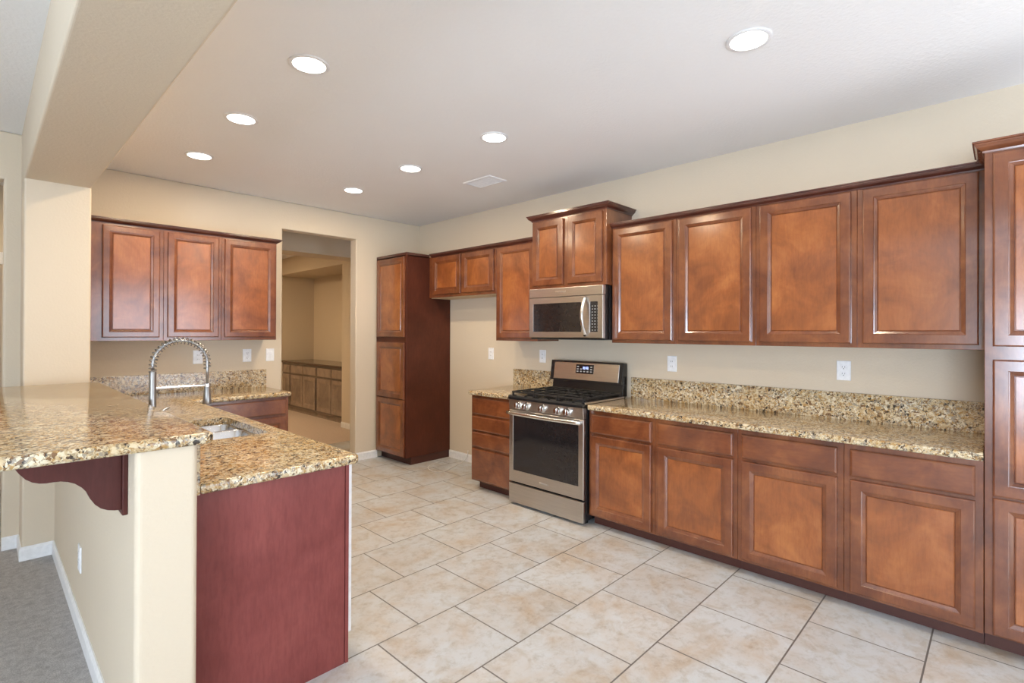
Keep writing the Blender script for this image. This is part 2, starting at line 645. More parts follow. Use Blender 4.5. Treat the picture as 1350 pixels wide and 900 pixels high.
# baseboards
def base(name, pts, h=0.086, t=0.013):
    prof = [(0, 0), (t, 0), (t, h-0.016), (t-0.005, h-0.006), (t-0.008, h), (0, h)]
    bm_ = new_bm(); sweep(bm_, pts, prof, 0)
    return struct(name, bm_, WHITE)


base('baseboard_half_wall', [(0.345, 1.990), (0.345, 4.48), (0.190, 4.48), (0.190, 4.78), (0.105, 4.78)])
base('baseboard_back', [(3.215, YB), (2.952, YB)][::1])
base('baseboard_right', [(XR, 3.60), (XR, 4.664)])
base('baseboard_niche', [(WX, 5.402), (WX, 7.28)])

# brown door at the end of the hall, seen past the cased opening
dr = struct('door_1', (lambda b_: (box(b_, -1.35, 0.10, 6.555, 6.595, 0.0, 2.06, 0.004), b_)[1])(new_bm()), DOORW)
struct('trim_1', (lambda b_: (box(b_, -1.45, 0.19, 6.58, 6.60, 2.06, 2.17, 0.004), b_)[1])(new_bm()), WHITE)

# ------------------------------------------------------------------ wall cabinets, right wall
UF = XR-0.305          # upper face frame plane
BF = XR-0.610          # base face frame plane


def upper(name, label, y0, y1, z0, z1, doors, dz0, dz1, fx=UF, grp=None):
    t = thing(name, label, 'cabinet', (XR-0.1, (y0+y1)/2, z0), grp)
    bm_ = new_bm(); box(bm_, fx, XR-0.002, y0+0.0006, y1-0.0006, z0, z1, 0.0015, 1)
    obj('cabinet_box', bm_, CAB, t)
    for a, b in doors:
        door(fr_west(fx), a, b, dz0, dz1, t)
    return t


UD = [(0.090, 0.582), (0.639, 1.140), (1.191, 1.694), (1.743, 2.247)]
UB = [0.066, 0.6105, 1.1655, 1.7185, 2.262]
UL = ['wide brown wall cabinet above the counter, next to the tall cabinet at the right',
      'brown wall cabinet, second from the tall cabinet, above the double-socket outlet',
      'brown wall cabinet, third from the tall cabinet, above the counter outlet near the range',
      'brown wall cabinet just right of the microwave and its raised cabinet']
for i in range(4):
    upper('upper_cabinet', UL[i], UB[i], UB[i+1], 1.375, 2.296, [UD[i]], 1.400, 2.278, grp='wall cabinets right of the microwave')
bm = new_bm(); sweep(bm, [(UF-0.0015, 0.066), (UF-0.0015, 2.2605)], CROWN_S, 2.284)
tag(obj('crown_moulding', bm, DARKW), 'long dark crown moulding along the four wall cabinets right of the microwave', 'moulding')

# raised cabinet above the microwave
MF = XR-0.385
t = upper('upper_cabinet', 'raised two-door cabinet directly above the microwave', 2.263, 3.045, 1.838, 2.445,
          [(2.296, 2.638), (2.688, 3.030)], 1.863, 2.425, MF)
bm = new_bm(); sweep(bm, [(XR-0.002, 2.263), (MF, 2.263), (MF, 3.045), (XR-0.002, 3.045)][::-1], [(-o, u) for o, u in CROWN], 2.438)
obj('crown_moulding', bm, DARKW, t)

upper('upper_cabinet', 'narrow tall wall cabinet just left of the microwave', 3.0465, 3.589, 1.375, 2.296, [(3.075, 3.566)], 1.400, 2.278)
t = upper('upper_cabinet', 'short two-door wall cabinet over the empty refrigerator gap', 3.5905, 4.664, 1.836, 2.296,
      [(3.616, 4.088), (4.118, 4.588)], 1.866, 2.278)
bm = new_bm(); box(bm, UF+0.02, XR-0.004, 3.605, 4.650, 1.832, 1.8358)
obj('bottom_panel', bm, MAPLE, t, label='pale unfinished underside panel')
bm = new_bm(); sweep(bm, [(UF-0.0015, 3.0465), (UF-0.0015, 4.620)], CROWN_S, 2.284)
tag(obj('crown_moulding', bm, DARKW), 'dark crown moulding over the refrigerator gap, between microwave and pantry', 'moulding')

# ------------------------------------------------------------------ tall cabinets
def tall(name, label, y0, y1, fx, dy0, dy1, toe_y0, toe_y1, side):
    t = thing(name, label, 'cabinet', (XR-0.3, (y0+y1)/2, 0))
    bm_ = new_bm(); box(bm_, fx, XR-0.002, y0, y1, 0.085, 2.296, 0.0015, 1)
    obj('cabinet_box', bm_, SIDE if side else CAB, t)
    for z0, z1 in ((1.400, 2.278), (0.722, 1.340), (0.094, 0.713)):
        door(fr_west(fx), dy0, dy1, z0, z1, t)
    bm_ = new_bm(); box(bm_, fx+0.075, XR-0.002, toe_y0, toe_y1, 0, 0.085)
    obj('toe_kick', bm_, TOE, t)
    return t


t = tall('tall_cabinet', 'full-height brown cabinet with stacked doors at the right edge', -0.535, 0.064, BF, -0.505, 0.036, -0.535, 0.064, False)
bm = new_bm(); sweep(bm, [(UF-0.046, 0.0645), (BF, 0.0645), (BF, -0.535)], [(-o, u) for o, u in CROWN], 2.288)
obj('crown_moulding', bm, CABH, t)
PF = 3.203
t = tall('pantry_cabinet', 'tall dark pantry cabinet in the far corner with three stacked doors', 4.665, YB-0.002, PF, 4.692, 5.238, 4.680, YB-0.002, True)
bm = new_bm(); sweep(bm, [(UF, 4.665), (PF, 4.665), (PF, YB-0.002)][::-1], CROWN_S, 2.284)
obj('crown_moulding', bm, DARKW, t)
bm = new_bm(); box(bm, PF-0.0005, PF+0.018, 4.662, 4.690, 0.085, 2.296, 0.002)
obj('corner_stile', bm, SIDE, t)

# ------------------------------------------------------------------ base cabinets, right wall
BD = [(0.095, 0.586), (0.644, 1.142), (1.192, 1.692), (1.741, 2.240)]
BB = [0.066, 0.6155, 1.1675, 1.7165, 2.262]
BL = ['brown base cabinet with one drawer and door beside the tall cabinet at the right',
      'brown base cabinet with drawer and door, second from the tall cabinet',
      'brown base cabinet with drawer and door, second from the range',
      'brown base cabinet with drawer and door, touching the right side of the range']
for i in range(4):
    t = thing('base_cabinet', BL[i], 'cabinet', (XR-0.3, (BB[i]+BB[i+1])/2, 0), 'base cabinets right of the range')
    bm = new_bm(); box(bm, BF, XR-0.002, BB[i]+0.0006, BB[i+1]-0.0006, 0.078, 0.8735, 0.0015, 1)
    obj('cabinet_box', bm, CAB, t)
    drawer_front(fr_west(BF), BD[i][0], BD[i][1], 0.704, 0.845, t, CABH)
    door(fr_west(BF), BD[i][0], BD[i][1], 0.094, 0.686, t)
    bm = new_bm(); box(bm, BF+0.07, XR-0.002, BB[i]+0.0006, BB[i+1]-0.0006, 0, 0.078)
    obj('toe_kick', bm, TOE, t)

t = thing('drawer_base_cabinet', 'dark base cabinet with four drawers left of the range', 'cabinet', (XR-0.3, 3.33, 0))
bm = new_bm(); box(bm, BF, XR-0.002, 3.052, 3.598, 0.078, 0.8735, 0.0015, 1)
obj('cabinet_box', bm, CAB, t)
for z0, z1 in ((0.700, 0.850), (0.549, 0.680), (0.398, 0.534), (0.094, 0.379)):
    drawer_front(fr_west(BF), 3.068, 3.581, z0, z1, t, CABH)
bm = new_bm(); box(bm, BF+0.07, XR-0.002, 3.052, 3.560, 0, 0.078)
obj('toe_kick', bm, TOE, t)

# ------------------------------------------------------------------ counters, right wall
CT0, CT1 = 0.8745, 0.914


def slab(bm, pts, z0, z1, r=0.013, seg=4):
    """granite slab with rounded upper and lower edges"""
    return prism(bm, pts, 'z', z0, z1, r, seg)


def rrect(x0, x1, y0, y1, r=0.02, corners=(1, 1, 1, 1), k=5):
    out = []
    for (cx, cy, a, on) in ((x0, y0, math.pi, corners[0]), (x1, y0, 1.5*math.pi, corners[1]), (x1, y1, 0, corners[2]), (x0, y1, 0.5*math.pi, corners[3])):
        if not on:
            out.append((cx, cy)); continue
        ox = cx + (r if cx == x0 else -r); oy = cy + (r if cy == y0 else -r)
        for i in range(k+1):
            an = a + HALF*i/k
            out.append((ox + r*math.cos(an), oy + r*math.sin(an)))
    return out


bm = new_bm(); slab(bm, rrect(3.163, XR-0.0215, 0.0665, 2.258, 0.012, (0, 0, 0, 1)), CT0, CT1)
smooth_by_angle(tag(obj('countertop', bm, GRAN), 'long speckled granite countertop right of the range', 'countertop'), 50)
bm = new_bm(); slab(bm, rrect(3.163, XR-0.0215, 3.052, 3.615, 0.02, (0, 0, 0, 1)), CT0, CT1)
smooth_by_angle(tag(obj('countertop', bm, GRAN), 'short granite countertop over the drawer cabinet left of the range', 'countertop'), 50)
bm = new_bm(); box(bm, XR-0.021, XR-0.001, 0.0665, 2.258, CT0+0.01, 1.083, 0.002)
tag(obj('backsplash', bm, GRAN), 'long low granite backsplash on the wall right of the range', 'backsplash')
bm = new_bm(); box(bm, XR-0.021, XR-0.001, 3.062, 3.627, CT0+0.01, 1.083, 0.002)
tag(obj('backsplash', bm, GRAN), 'short granite backsplash on the wall left of the range', 'backsplash')

# ------------------------------------------------------------------ range
t = thing('gas_range', 'stainless gas range with black cooktop between the base cabinets', 'stove', (3.45, 2.655, 0))
Y0, Y1 = 2.268, 3.044
SX = 3.135
bm = new_bm(); box(bm, 3.163, 3.785, Y0+0.004, Y1-0.004, 0.03, 0.888, 0.003)
for x in (3.22, 3.72):
    for y in (Y0+0.05, Y1-0.05):
        box(bm, x-0.02, x+0.02, y-0.02, y+0.02, 0, 0.04)
obj('body', bm, BLACK, t)
bm = new_bm()
ring_front(bm, fr_west(3.160), Y0, Y1, 0.197, 0.800, [(0, 0), (0, 0.021), (0.004, 0.025), (0.046, 0.025), (0.0475, 0.0235), (0.0475, 0.0)])
dv = obj('oven_door', bm, STEEL, t)
bm = new_bm(); box(bm, 3.1338, 3.158, Y0+0.046, Y1-0.054, 0.295, 0.757, 0.002)
obj('window_glass', bm, BGLASS, dv)
bm = new_bm(); box(bm, 3.1345, 3.150, Y0+0.04, Y1-0.04, 0.235, 0.2955, 0.001)
obj('lower_rail', bm, STEEL, dv)
# door handle: full-width bowed bar on two brackets
bm = new_bm()
pts = []
for i in range(17):
    s = i/16
    y = Y0+0.004 + (Y1-Y0-0.008)*s
    pts.append((3.108 - 0.026*math.sin(math.pi*s)**0.8 - 0.006, y, 0.779))
tube(bm, pts, 0.012, 12, (0.0155, 0.009))
for y in (Y0+0.03, Y1-0.03):
    box(bm, 3.092, 3.137, y-0.014, y+0.014, 0.770, 0.788, 0.003)
obj('handle', bm, STEELP, dv, True)


def text_mesh(s, size, T, u, v, n, mat, parent, name='lettering'):
    cu = bpy.data.curves.new('lettering', 'FONT')
    cu.body = s; cu.size = size; cu.align_x = 'CENTER'; cu.align_y = 'CENTER'; cu.extrude = 0.0004
    to = bpy.data.objects.new('lettering_source', cu)
    COL.objects.link(to)
    dg = bpy.context.evaluated_depsgraph_get()
    me = bpy.data.meshes.new_from_object(to.evaluated_get(dg))
    bpy.data.objects.remove(to); bpy.data.curves.remove(cu)
    b_ = new_bm(); b_.from_mesh(me); bpy.data.meshes.remove(me)
    for w in b_.verts:
        x, y, z = w.co
        w.co = Vector(T(u - x, v + y, n + z))
    return obj(name, b_, mat, parent)


text_mesh('Whirlpool', 0.021, fr_west(3.1345), 2.655, 0.243, 0.0006, STEELP, dv)
bm = new_bm(); box(bm, 3.136, 3.162, Y0, Y1, 0.022, 0.183, 0.004)
obj('storage_drawer', bm, STEEL, t)
bm = new_bm(); prism(bm, [(3.137, 0.806), (3.170, 0.806), (3.170, 0.888), (3.129, 0.888)], 'y', Y0, Y1, 0.002, 1)
cp = obj('control_panel', bm, STEEL, t)
for y in (2.931, 2.841, 2.668, 2.507, 2.414):
    bm = new_bm(); lathe(bm, [(0, 0), (0.033, 0), (0.033, 0.006), (0.0285, 0.010), (0.027, 0.032), (0.024, 0.036), (0, 0.036)], (3.136, y, 0.845), (-1, 0, 0), 28)
    box(bm, 3.0965, 3.108, y-0.0045, y+0.0045, 0.824, 0.866, 0.002)
    smooth_by_angle(obj('knob', bm, STEELP, t))
# cooktop
bm = new_bm()
prism(bm, [(3.121, 0.890), (3.72, 0.890), (3.72, 0.921), (3.150, 0.926), (3.128, 0.922), (3.119, 0.908)], 'y', Y0-0.002, Y1+0.002, 0.003, 2)
obj('cooktop', bm, BLACK, t)
bm = new_bm(); box(bm, 3.15, 3.70, Y0-0.004, Y0+0.004, 0.914, 0.9275, 0.001)
obj('side_trim', bm, STEEL, t)
bm = new_bm(); box(bm, 3.15, 3.70, Y1-0.004, Y1+0.004, 0.9145, 0.9275, 0.001)
obj('side_trim', bm, STEEL, t)
for cx, cy, r in ((3.27, 2.41, 0.05), (3.27, 2.90, 0.045), (3.57, 2.41, 0.04), (3.57, 2.90, 0.05), (3.42, 2.655, 0.055)):
    bm = new_bm(); lathe(bm, [(0, 0.0), (r, 0.0), (r, 0.008), (r*0.8, 0.012), (r*0.8, 0.018), (r*0.7, 0.021), (0, 0.021)], (cx, cy, 0.924), (0, 0, 1), 24)
    obj('burner', bm, IRON, t, True)
for a, b in ((2.285, 2.530), (2.535, 2.775), (2.780, 3.028)):
    bm = new_bm()
    z0, z1 = 0.944, 0.957
    box(bm, 3.150, 3.163, a, b, z0, z1, 0.003); box(bm, 3.680, 3.693, a, b, z0, z1, 0.003)
    box(bm, 3.155, 3.690, a, a+0.012, z0, z1, 0.003); box(bm, 3.155, 3.690, b-0.012, b, z0, z1, 0.003)
    m_ = (a+b)/2
    box(bm, 3.155, 3.690, m_-0.006, m_+0.006, z0, z1, 0.003)
    for x in (3.27, 3.42, 3.57):
        box(bm, x-0.006, x+0.006, a, b, z0, z1, 0.003)
        for s in (-1, 1):
            tube(bm, [(x-0.05, m_+s*0.06, 0.951), (x+0.05, m_+s*0.06, 0.951)], 0.005, 6)
    for x in (3.16, 3.68):
        for y in (a+0.008, b-0.008):
            box(bm, x-0.007, x+0.007, y-0.006, y+0.006, 0.922, z0+0.004, 0.001)
    obj('grate', bm, IRON, t)
# backguard
G0, G1 = 2.288, 3.052
bm = new_bm(); prism(bm, [(3.715, 0.918), (3.790, 0.918), (3.790, 1.05), (3.735, 1.05)], 'y', G0+0.004, G1-0.004, 0.004)
obj('riser', bm, BLACK, t)
bm = new_bm(); prism(bm, [(3.700, 1.020), (3.785, 1.010), (3.785, 1.190), (3.775, 1.198), (3.728, 1.201)], 'y', G0, G1+0.012, 0.006, 3)
bg = obj('backguard', bm, BLACK, t)


def bgp(u, v, n):   # sloped backguard face, v = height
    s = (v-1.020)/(1.201-1.020)
    return (3.700 + 0.028*s - n, u, v)


bm = new_bm(); ring_front(bm, bgp, 2.325, 3.020, 1.035, 1.186, [(0, -0.002), (0, 0.001), (0.002, 0.0025)], True)
obj('fascia', bm, STEEL, bg)
bm = new_bm(); ring_front(bm, bgp, 2.580, 2.772, 1.092, 1.172, [(0, 0.001), (0, 0.0035), (0.002, 0.0045)], True)
obj('display', bm, BGLASS, bg)
bm = new_bm()
for i in range(4):
    u = 2.693 - i*0.014 - (0.005 if i > 1 else 0)
    for (du, dv_, w, h) in ((0, 0, 0.0025, 0.012), (0.007, 0, 0.0025, 0.012), (0.0035, 0.009, 0.008, 0.002), (0.0035, -0.009, 0.008, 0.002)):
        ring_front(bm, bgp, u-du-w/2, u-du+w/2, 1.143+dv_-h/2, 1.143+dv_+h/2, [(0, 0.0045), (0, 0.005)], True)
obj('clock_digits', bm, BLUE, bg)
bm = new_bm()
for i in range(5):
    for j in range(3):
        if j == 0 and 1 <= i <= 3:
            continue
        u = 2.75 - i*0.036; v = 1.152 - j*0.021
        ring_front(bm, bgp, u-0.010, u+0.010, v-0.005, v+0.005, [(0, 0.0045), (0, 0.0049)], True)
obj('display_buttons', bm, GREYM, bg)

# ------------------------------------------------------------------ microwave
t = thing('microwave_oven', 'stainless over-the-range microwave under the raised cabinet', 'microwave', (3.6, 2.655, 1.398))
MX = 3.385
y0, y1 = 2.266, 3.043
bm = new_bm(); box(bm, MX+0.028, XR-0.004, y0+0.002, y1, 1.400, 1.834, 0.003)
obj('body', bm, BLACK, t)
bm = new_bm(); box(bm, MX+0.002, MX+0.04, y0, y1, 1.757, 1.834, 0.004)
vg = obj('vent_fascia', bm, STEEL, t)
text_mesh('Whirlpool', 0.026, fr_west(MX+0.002), 2.69, 1.800, 0.0006, STEELP, vg)
bm = new_bm()
ring_front(bm, fr_west(MX+0.03), y0, y1, 1.412, 1.754, [(0, 0), (0, 0.026), (0.004, 0.030), (0.048, 0.030), (0.050, 0.028), (0.050, 0.0)])
dm = obj('door', bm, STEEL, t)
bm = new_bm(); box(bm, MX+0.001, MX+0.025, 2.476, y1-0.045, 1.458, 1.704, 0.002)
obj('window_glass', bm, BGLASS, dm)
bm = new_bm(); box(bm, MX-0.001, MX+0.025, 2.388, 2.476, 1.452, 1.71, 0.002)
obj('handle_strip', bm, STEEL, dm)
bm = new_bm(); box(bm, MX+0.001, MX+0.025, y0+0.018, 2.388, 1.458, 1.704, 0.002)
kp = obj('control_panel', bm, BGLASS, t)
bm = new_bm()
random.seed(3)
for j in range(9):
    for i in range(4):
        y = 2.375 - i*0.026; z = 1.668 - j*0.024
        box(bm, MX+0.0002, MX+0.002, y-0.014, y-0.002-random.random()*0.004, z-0.003, z+0.003)
obj('keypad_printing', bm, GREYM, kp)
bm = new_bm()
pts = []
for i in range(19):
    s = i/18
    pts.append((MX-0.006 - 0.052*math.sin(math.pi*s), 2.432, 1.428 + 0.318*s))
tube(bm, pts, 0.014, 12, (0.009, 0.014))
obj('handle', bm, STEELP, dm, True)
bm = new_bm(); box(bm, MX+0.01, 3.79, y0+0.01, y1-0.008, 1.396, 1.402, 0.001)
obj('underside_grille', bm, IRON, t)

# ------------------------------------------------------------------ back wall cabinets (left)
BWF = YB-0.305


def back_upper(label, x0, x1, d):
    t_ = thing('upper_cabinet', label, 'cabinet', ((x0+x1)/2, YB-0.1, 1.378), 'wall cabinets behind the sink')
    b_ = new_bm(); box(b_, x0+0.0006, x1-0.0006, BWF, YB-0.002, 1.378, 2.296, 0.0015, 1)
    obj('cabinet_box', b_, CAB, t_)
    door(fr_south(BWF), d[0], d[1], 1.405, 2.270, t_, fw=0.042)


back_upper('wall cabinet on the back wall touching the cream column', 0.525, 1.042, (0.645, 1.014))
back_upper('middle wall cabinet of the three behind the sink', 1.042, 1.4715, (1.070, 1.448))
back_upper('wall cabinet on the back wall nearest the doorway', 1.4715, 1.945, (1.497, 1.927))
bm = new_bm(); sweep(bm, [(0.525, BWF), (1.945, BWF), (1.945, YB-0.002)], [(-o, u) for o, u in CROWN_S], 2.284)
tag(obj('crown_moulding', bm, DARKW), 'dark crown moulding on top of the three cabinets behind the sink', 'moulding')

# ------------------------------------------------------------------ peninsula
# burgundy end panel with edge stile
t = thing('end_panel', 'burgundy wood end panel closing the near end of the peninsula', 'panel', (0.83, 2.09, 0))
bm = new_bm(); box(bm, 0.523, 1.116, 2.088, 2.108, 0, 0.8735, 0.001, 1)
obj('panel', bm, VENEER, t)
bm = new_bm(); box(bm, 1.119, 1.135, 2.086, 2.108, 0, 0.8735, 0.002)
obj('edge_stile', bm, VENEER, t)
# dishwasher, only its white door edge shows
t = thing('dishwasher', 'white dishwasher seen edge-on past the burgundy end panel', 'dishwasher', (0.85, 2.41, 0))
bm = new_bm(); box(bm, 0.56, 1.118, 2.112, 2.712, 0.0, 0.872, 0.002)
obj('body', bm, simple('grey_tub', (0.3, 0.3, 0.3), 0.4), t)
bm = new_bm(); box(bm, 1.1195, 1.162, 2.110, 2.710, 0.115, 0.865, 0.004)
dd = obj('door', bm, PLAST, t)
bm = new_bm(); box(bm, 1.161, 1.178, 2.18, 2.64, 0.80, 0.82, 0.005)
obj('handle', bm, PLAST, dd)
# sink base and corner units, facing the aisle
IF = 1.113
t = thing('sink_base_cabinet', 'brown sink base cabinet in the peninsula under the sink, facing the aisle', 'cabinet', (0.85, 3.18, 0))
bm = new_bm(); box(bm, 0.55, 1.0925, 2.716, 3.652, 0.078, 0.64)
box(bm, 1.0925, IF, 2.716, 3.652, 0.078, 0.8735)
bmesh.ops.remove_doubles(bm, verts=bm.verts[:], dist=1e-5)
obj('cabinet_box', bm, CAB, t)
drawer_front(fr_east(IF), 2.735, 3.630, 0.704, 0.845, t, CABH)
door(fr_east(IF), 2.735, 3.173, 0.094, 0.686, t); door(fr_east(IF), 3.193, 3.630, 0.094, 0.686, t)
bm = new_bm(); box(bm, 0.55, IF-0.07, 2.716, 3.652, 0, 0.078)
obj('toe_kick', bm, TOE, t)
t = thing('corner_base_cabinet', 'brown corner base cabinet where the peninsula meets the back counter', 'cabinet', (0.83, 4.4, 0))
bm = new_bm(); box(bm, 0.55, IF, 3.654, YB-0.025, 0.078, 0.8735, 0.0015, 1)
obj('cabinet_box', bm, CAB, t)
door(fr_east(IF), 3.675, 4.16, 0.094, 0.686, t); drawer_front(fr_east(IF), 3.675, 4.16, 0.704, 0.845, t, CABH)
bm = new_bm(); box(bm, 0.55, IF-0.07, 3.654, YB-0.025, 0, 0.078)
obj('toe_kick', bm, TOE, t)
BKF = YB-0.610
t = thing('base_cabinet', 'reddish base cabinet under the back counter beside the doorway', 'cabinet', (1.53, 5.0, 0))
bm = new_bm(); box(bm, IF+0.001, 1.935, BKF, YB-0.002, 0.078, 0.8735, 0.0015, 1)
obj('cabinet_box', bm, CAB, t)
drawer_front(fr_south(BKF), 1.19, 1.912, 0.718, 0.850, t, CABH)
door(fr_south(BKF), 1.19, 1.540, 0.094, 0.695, t); door(fr_south(BKF), 1.562, 1.912, 0.094, 0.695, t)
bm = new_bm(); box(bm, IF+0.001, 1.935, BKF+0.07, YB-0.002, 0, 0.078)
obj('toe_kick', bm, TOE, t)

# L-shaped granite counter with the sink cut-out
IX1, IY0 = 1.172, 2.052
BY0 = 4.627
CX1 = 1.955


def arc(cx, cy, r, a0, a1, k=5):
    return [(cx + r*math.cos(math.radians(a0 + (a1-a0)*i/k)), cy + r*math.sin(math.radians(a0 + (a1-a0)*i/k))) for i in range(k+1)]


Lp = [(0.5465, IY0)] + arc(IX1-0.03, IY0+0.03, 0.03, -90, 0) + [(IX1, BY0)] + arc(CX1-0.02, BY0+0.02, 0.02, -90, 0) + [(CX1, YB-0.0215), (0.5465, YB-0.0215)]
bm = new_bm(); slab(bm, Lp, CT0, CT1)
ct = obj('countertop', bm, GRAN)
SX0, SX1, SY0, SY1 = 0.665, 1.083, 2.845, 3.545
bm = new_bm(); prism(bm, rrect(SX0, SX1, SY0, SY1, 0.035), 'z', 0.7, 1.0)
cut = obj('cutter', bm, GRAN)
md = ct.modifiers.new('cut', 'BOOLEAN'); md.operation = 'DIFFERENCE'; md.object = cut; md.solver = 'EXACT'
dg = bpy.context.evaluated_depsgraph_get()
me = bpy.data.meshes.new_from_object(ct.evaluated_get(dg))
ct.modifiers.clear(); ct.data = me
bpy.data.objects.remove(cut)
smooth_by_angle(tag(ct, 'lower L-shaped granite countertop of the peninsula with the sink cut into it', 'countertop'), 50)

bm = new_bm(); box(bm, 0.523, 0.5455, IY0+0.004, YB-0.022, CT0, 1.0655, 0.002)
tag(obj('backsplash', bm, GRAN), 'granite riser between the low peninsula counter and the raised bar', 'backsplash')
bm = new_bm(); box(bm, 0.547, 1.964, YB-0.021, YB-0.001, CT0+0.01, 1.083, 0.002)
tag(obj('backsplash', bm, GRAN), 'granite backsplash on the back wall behind the faucet', 'backsplash')
bm = new_bm(); slab(bm, rrect(0.018, 0.570, 1.972, 4.4785, 0.035, (1, 1, 0, 0)), 1.068, 1.107, 0.014)
smooth_by_angle(tag(obj('bar_top', bm, GRAN), 'raised granite bar top on the half wall, at the left', 'countertop'), 50)

# sink
t = thing('sink', 'undermount stainless double-bowl sink in the peninsula counter', 'sink', (0.87, 3.2, 0.874))


def bowl(x0, x1, y0, y1, depth, r=0.05):
    b_ = new_bm()
    top = rrect(x0, x1, y0, y1, r, k=6)
    def ins(d):
        return rrect(x0+d, x1-d, y0+d, y1-d, r, k=6)
    z = CT0-0.0005
    rings = []
    for pl, zz in ((rrect(x0-0.012, x1+0.012, y0-0.008, y1+0.008, r, k=6), z-0.001), (top, z-0.001), (ins(0.004), z-0.006), (ins(0.012), z-depth+0.03), (ins(0.022), z-depth+0.008), (ins(0.05), z-depth),
                   (ins(0.046), z-depth-0.006), (ins(0.01), z-depth+0.02), (rrect(x0-0.012, x1+0.012, y0-0.008, y1+0.008, r, k=6), z-0.004)):
        rings.append([b_.verts.new((p[0], p[1], zz)) for p in pl])
    n = len(rings[0])
    for a, c in zip(rings, rings[1:]):
        if a is rings[5]:
            continue
        for i in range(n):
            j = (i+1) % n
            b_.faces.new((a[i], a[j], c[j], c[i]))
    b_.faces.new(rings[5]); b_.faces.new(list(reversed(rings[6])))
    a, c = rings[-1], rings[0]
    for i in range(n):
        j = (i+1) % n
        b_.faces.new((a[i], a[j], c[j], c[i]))
    return b_


for (ya, yb) in ((SY0-0.002, 3.285), (3.303, SY1+0.002)):
    bw = obj('bowl', bowl(SX0-0.004, SX1+0.004, ya, yb, 0.19), SINKM, t, True)
    bm = new_bm(); lathe(bm, [(0, 0.0), (0.055, 0.0), (0.055, 0.003), (0.045, 0.004), (0.038, 0.001), (0, 0.001)], (0.875, (ya+yb)/2, CT0-0.189), (0, 0, 1), 24)
    obj('drain', bm, STEELP, bw, True)

# faucet: post, sprung hose arch, docking arm, spray head
FY = 3.20
FX, HX = 0.626, 0.880
t = thing('faucet', 'tall spring-neck pull-down faucet standing behind the sink', 'faucet', (FX, FY, 0.914))
bm = new_bm(); lathe(bm, [(0, 0), (0.029, 0), (0.029, 0.008), (0.022, 0.014), (0.0165, 0.018), (0.0165, 0.326), (0.0145, 0.331), (0, 0.331)], (FX, FY, 0.914), (0, 0, 1), 24)
smooth_by_angle(obj('post', bm, NICKEL, t))
R_ = (HX-FX)/2
zc_ = 1.405-R_
path = [(FX, FY, 1.24)]
for i in range(41):
    a = math.pi*(1-i/40)
    path.append((FX+R_+R_*math.cos(a), FY, zc_+R_*math.sin(a)))
path += [(HX, FY, zc_-0.03-0.0)]
bm = new_bm(); tube(bm, path + [(HX, FY, 1.155)], 0.0075, 10)
obj('hose', bm, NICKEL, t, True)
# helical spring around the hose
full = [Vector(p) for p in path]
seg = [0.0]
for a, b in zip(full, full[1:]):
    seg.append(seg[-1] + (b-a).length)
L = seg[-1]


def at(s):
    for i in range(len(seg)-1):
        if s <= seg[i+1] or i == len(seg)-2:
            k = (s-seg[i])/(seg[i+1]-seg[i])
            tdir = (full[min(i+2, len(full)-1)]-full[max(i-1, 0)]).normalized()
            return full[i].lerp(full[i+1], k), tdir


turns = 25
pts = []
for i in range(turns*14+1):
    s = L*i/(turns*14)
    p, td = at(s)
    e1 = Vector((0, 1, 0)); e2 = td.cross(e1).normalized()
    a = 2*math.pi*i/14
    pts.append(p + (e1*math.cos(a) + e2*math.sin(a))*0.0165)
bm = new_bm(); tube(bm, pts, 0.0029, 6)
obj('spring', bm, NICKEL, t, True)
bm = new_bm(); tube(bm, [(FX, FY, 1.157), (HX, FY, 1.157)], 0.007, 12)
lathe(bm, [(0.0, -0.008), (0.017, -0.008), (0.017, 0.008), (0, 0.008)], (HX, FY, 1.157), (0, 0, 1), 20)
smooth_by_angle(obj('docking_arm', bm, STEELP, t))
bm = new_bm(); lathe(bm, [(0, 0.0), (0.021, 0.0), (0.023, 0.006), (0.020, 0.03), (0.015, 0.095), (0.012, 0.1), (0, 0.1)], (HX, FY, 1.053), (0, 0, 1), 24)
smooth_by_angle(obj('spray_head', bm, NICKEL, t))
bm = new_bm(); tube(bm, [(FX+0.012, FY, 1.035), (FX+0.045, FY, 1.037), (FX+0.075, FY, 1.050)], 0.006, 10)
lathe(bm, [(0, 0), (0.012, 0), (0.012, 0.02), (0, 0.02)], (FX+0.012, FY, 1.035), (1, 0, 0), 16)
obj('lever', bm, STEELP, t, True)

# corbel under the bar
t = thing('corbel', 'scrolled dark red wood corbel holding up the bar overhang', 'bracket', (0.345, 2.14, 0.845))
cp_ = [(0.329, 1.0675), (0.074, 1.0675), (0.074, 1.045), (0.083, 1.029), (0.097, 1.010), (0.112, 0.998), (0.128, 0.9915), (0.144, 0.989), (0.160, 0.989),
       (0.176, 0.988), (0.193, 0.983), (0.210, 0.974), (0.227, 0.958), (0.239, 0.941), (0.248, 0.917), (0.260, 0.896), (0.275, 0.880), (0.293, 0.870), (0.311, 0.865), (0.329, 0.863)]
bm = new_bm(); prism(bm, cp_, 'y', 2.110, 2.172, 0.0025, 2)
obj('bracket', bm, CORB, t)
bm = new_bm(); box(bm, 0.329, 0.3448, 2.100, 2.182, 0.845, 1.0675, 0.003)
obj('back_plate', bm, CORB, t)

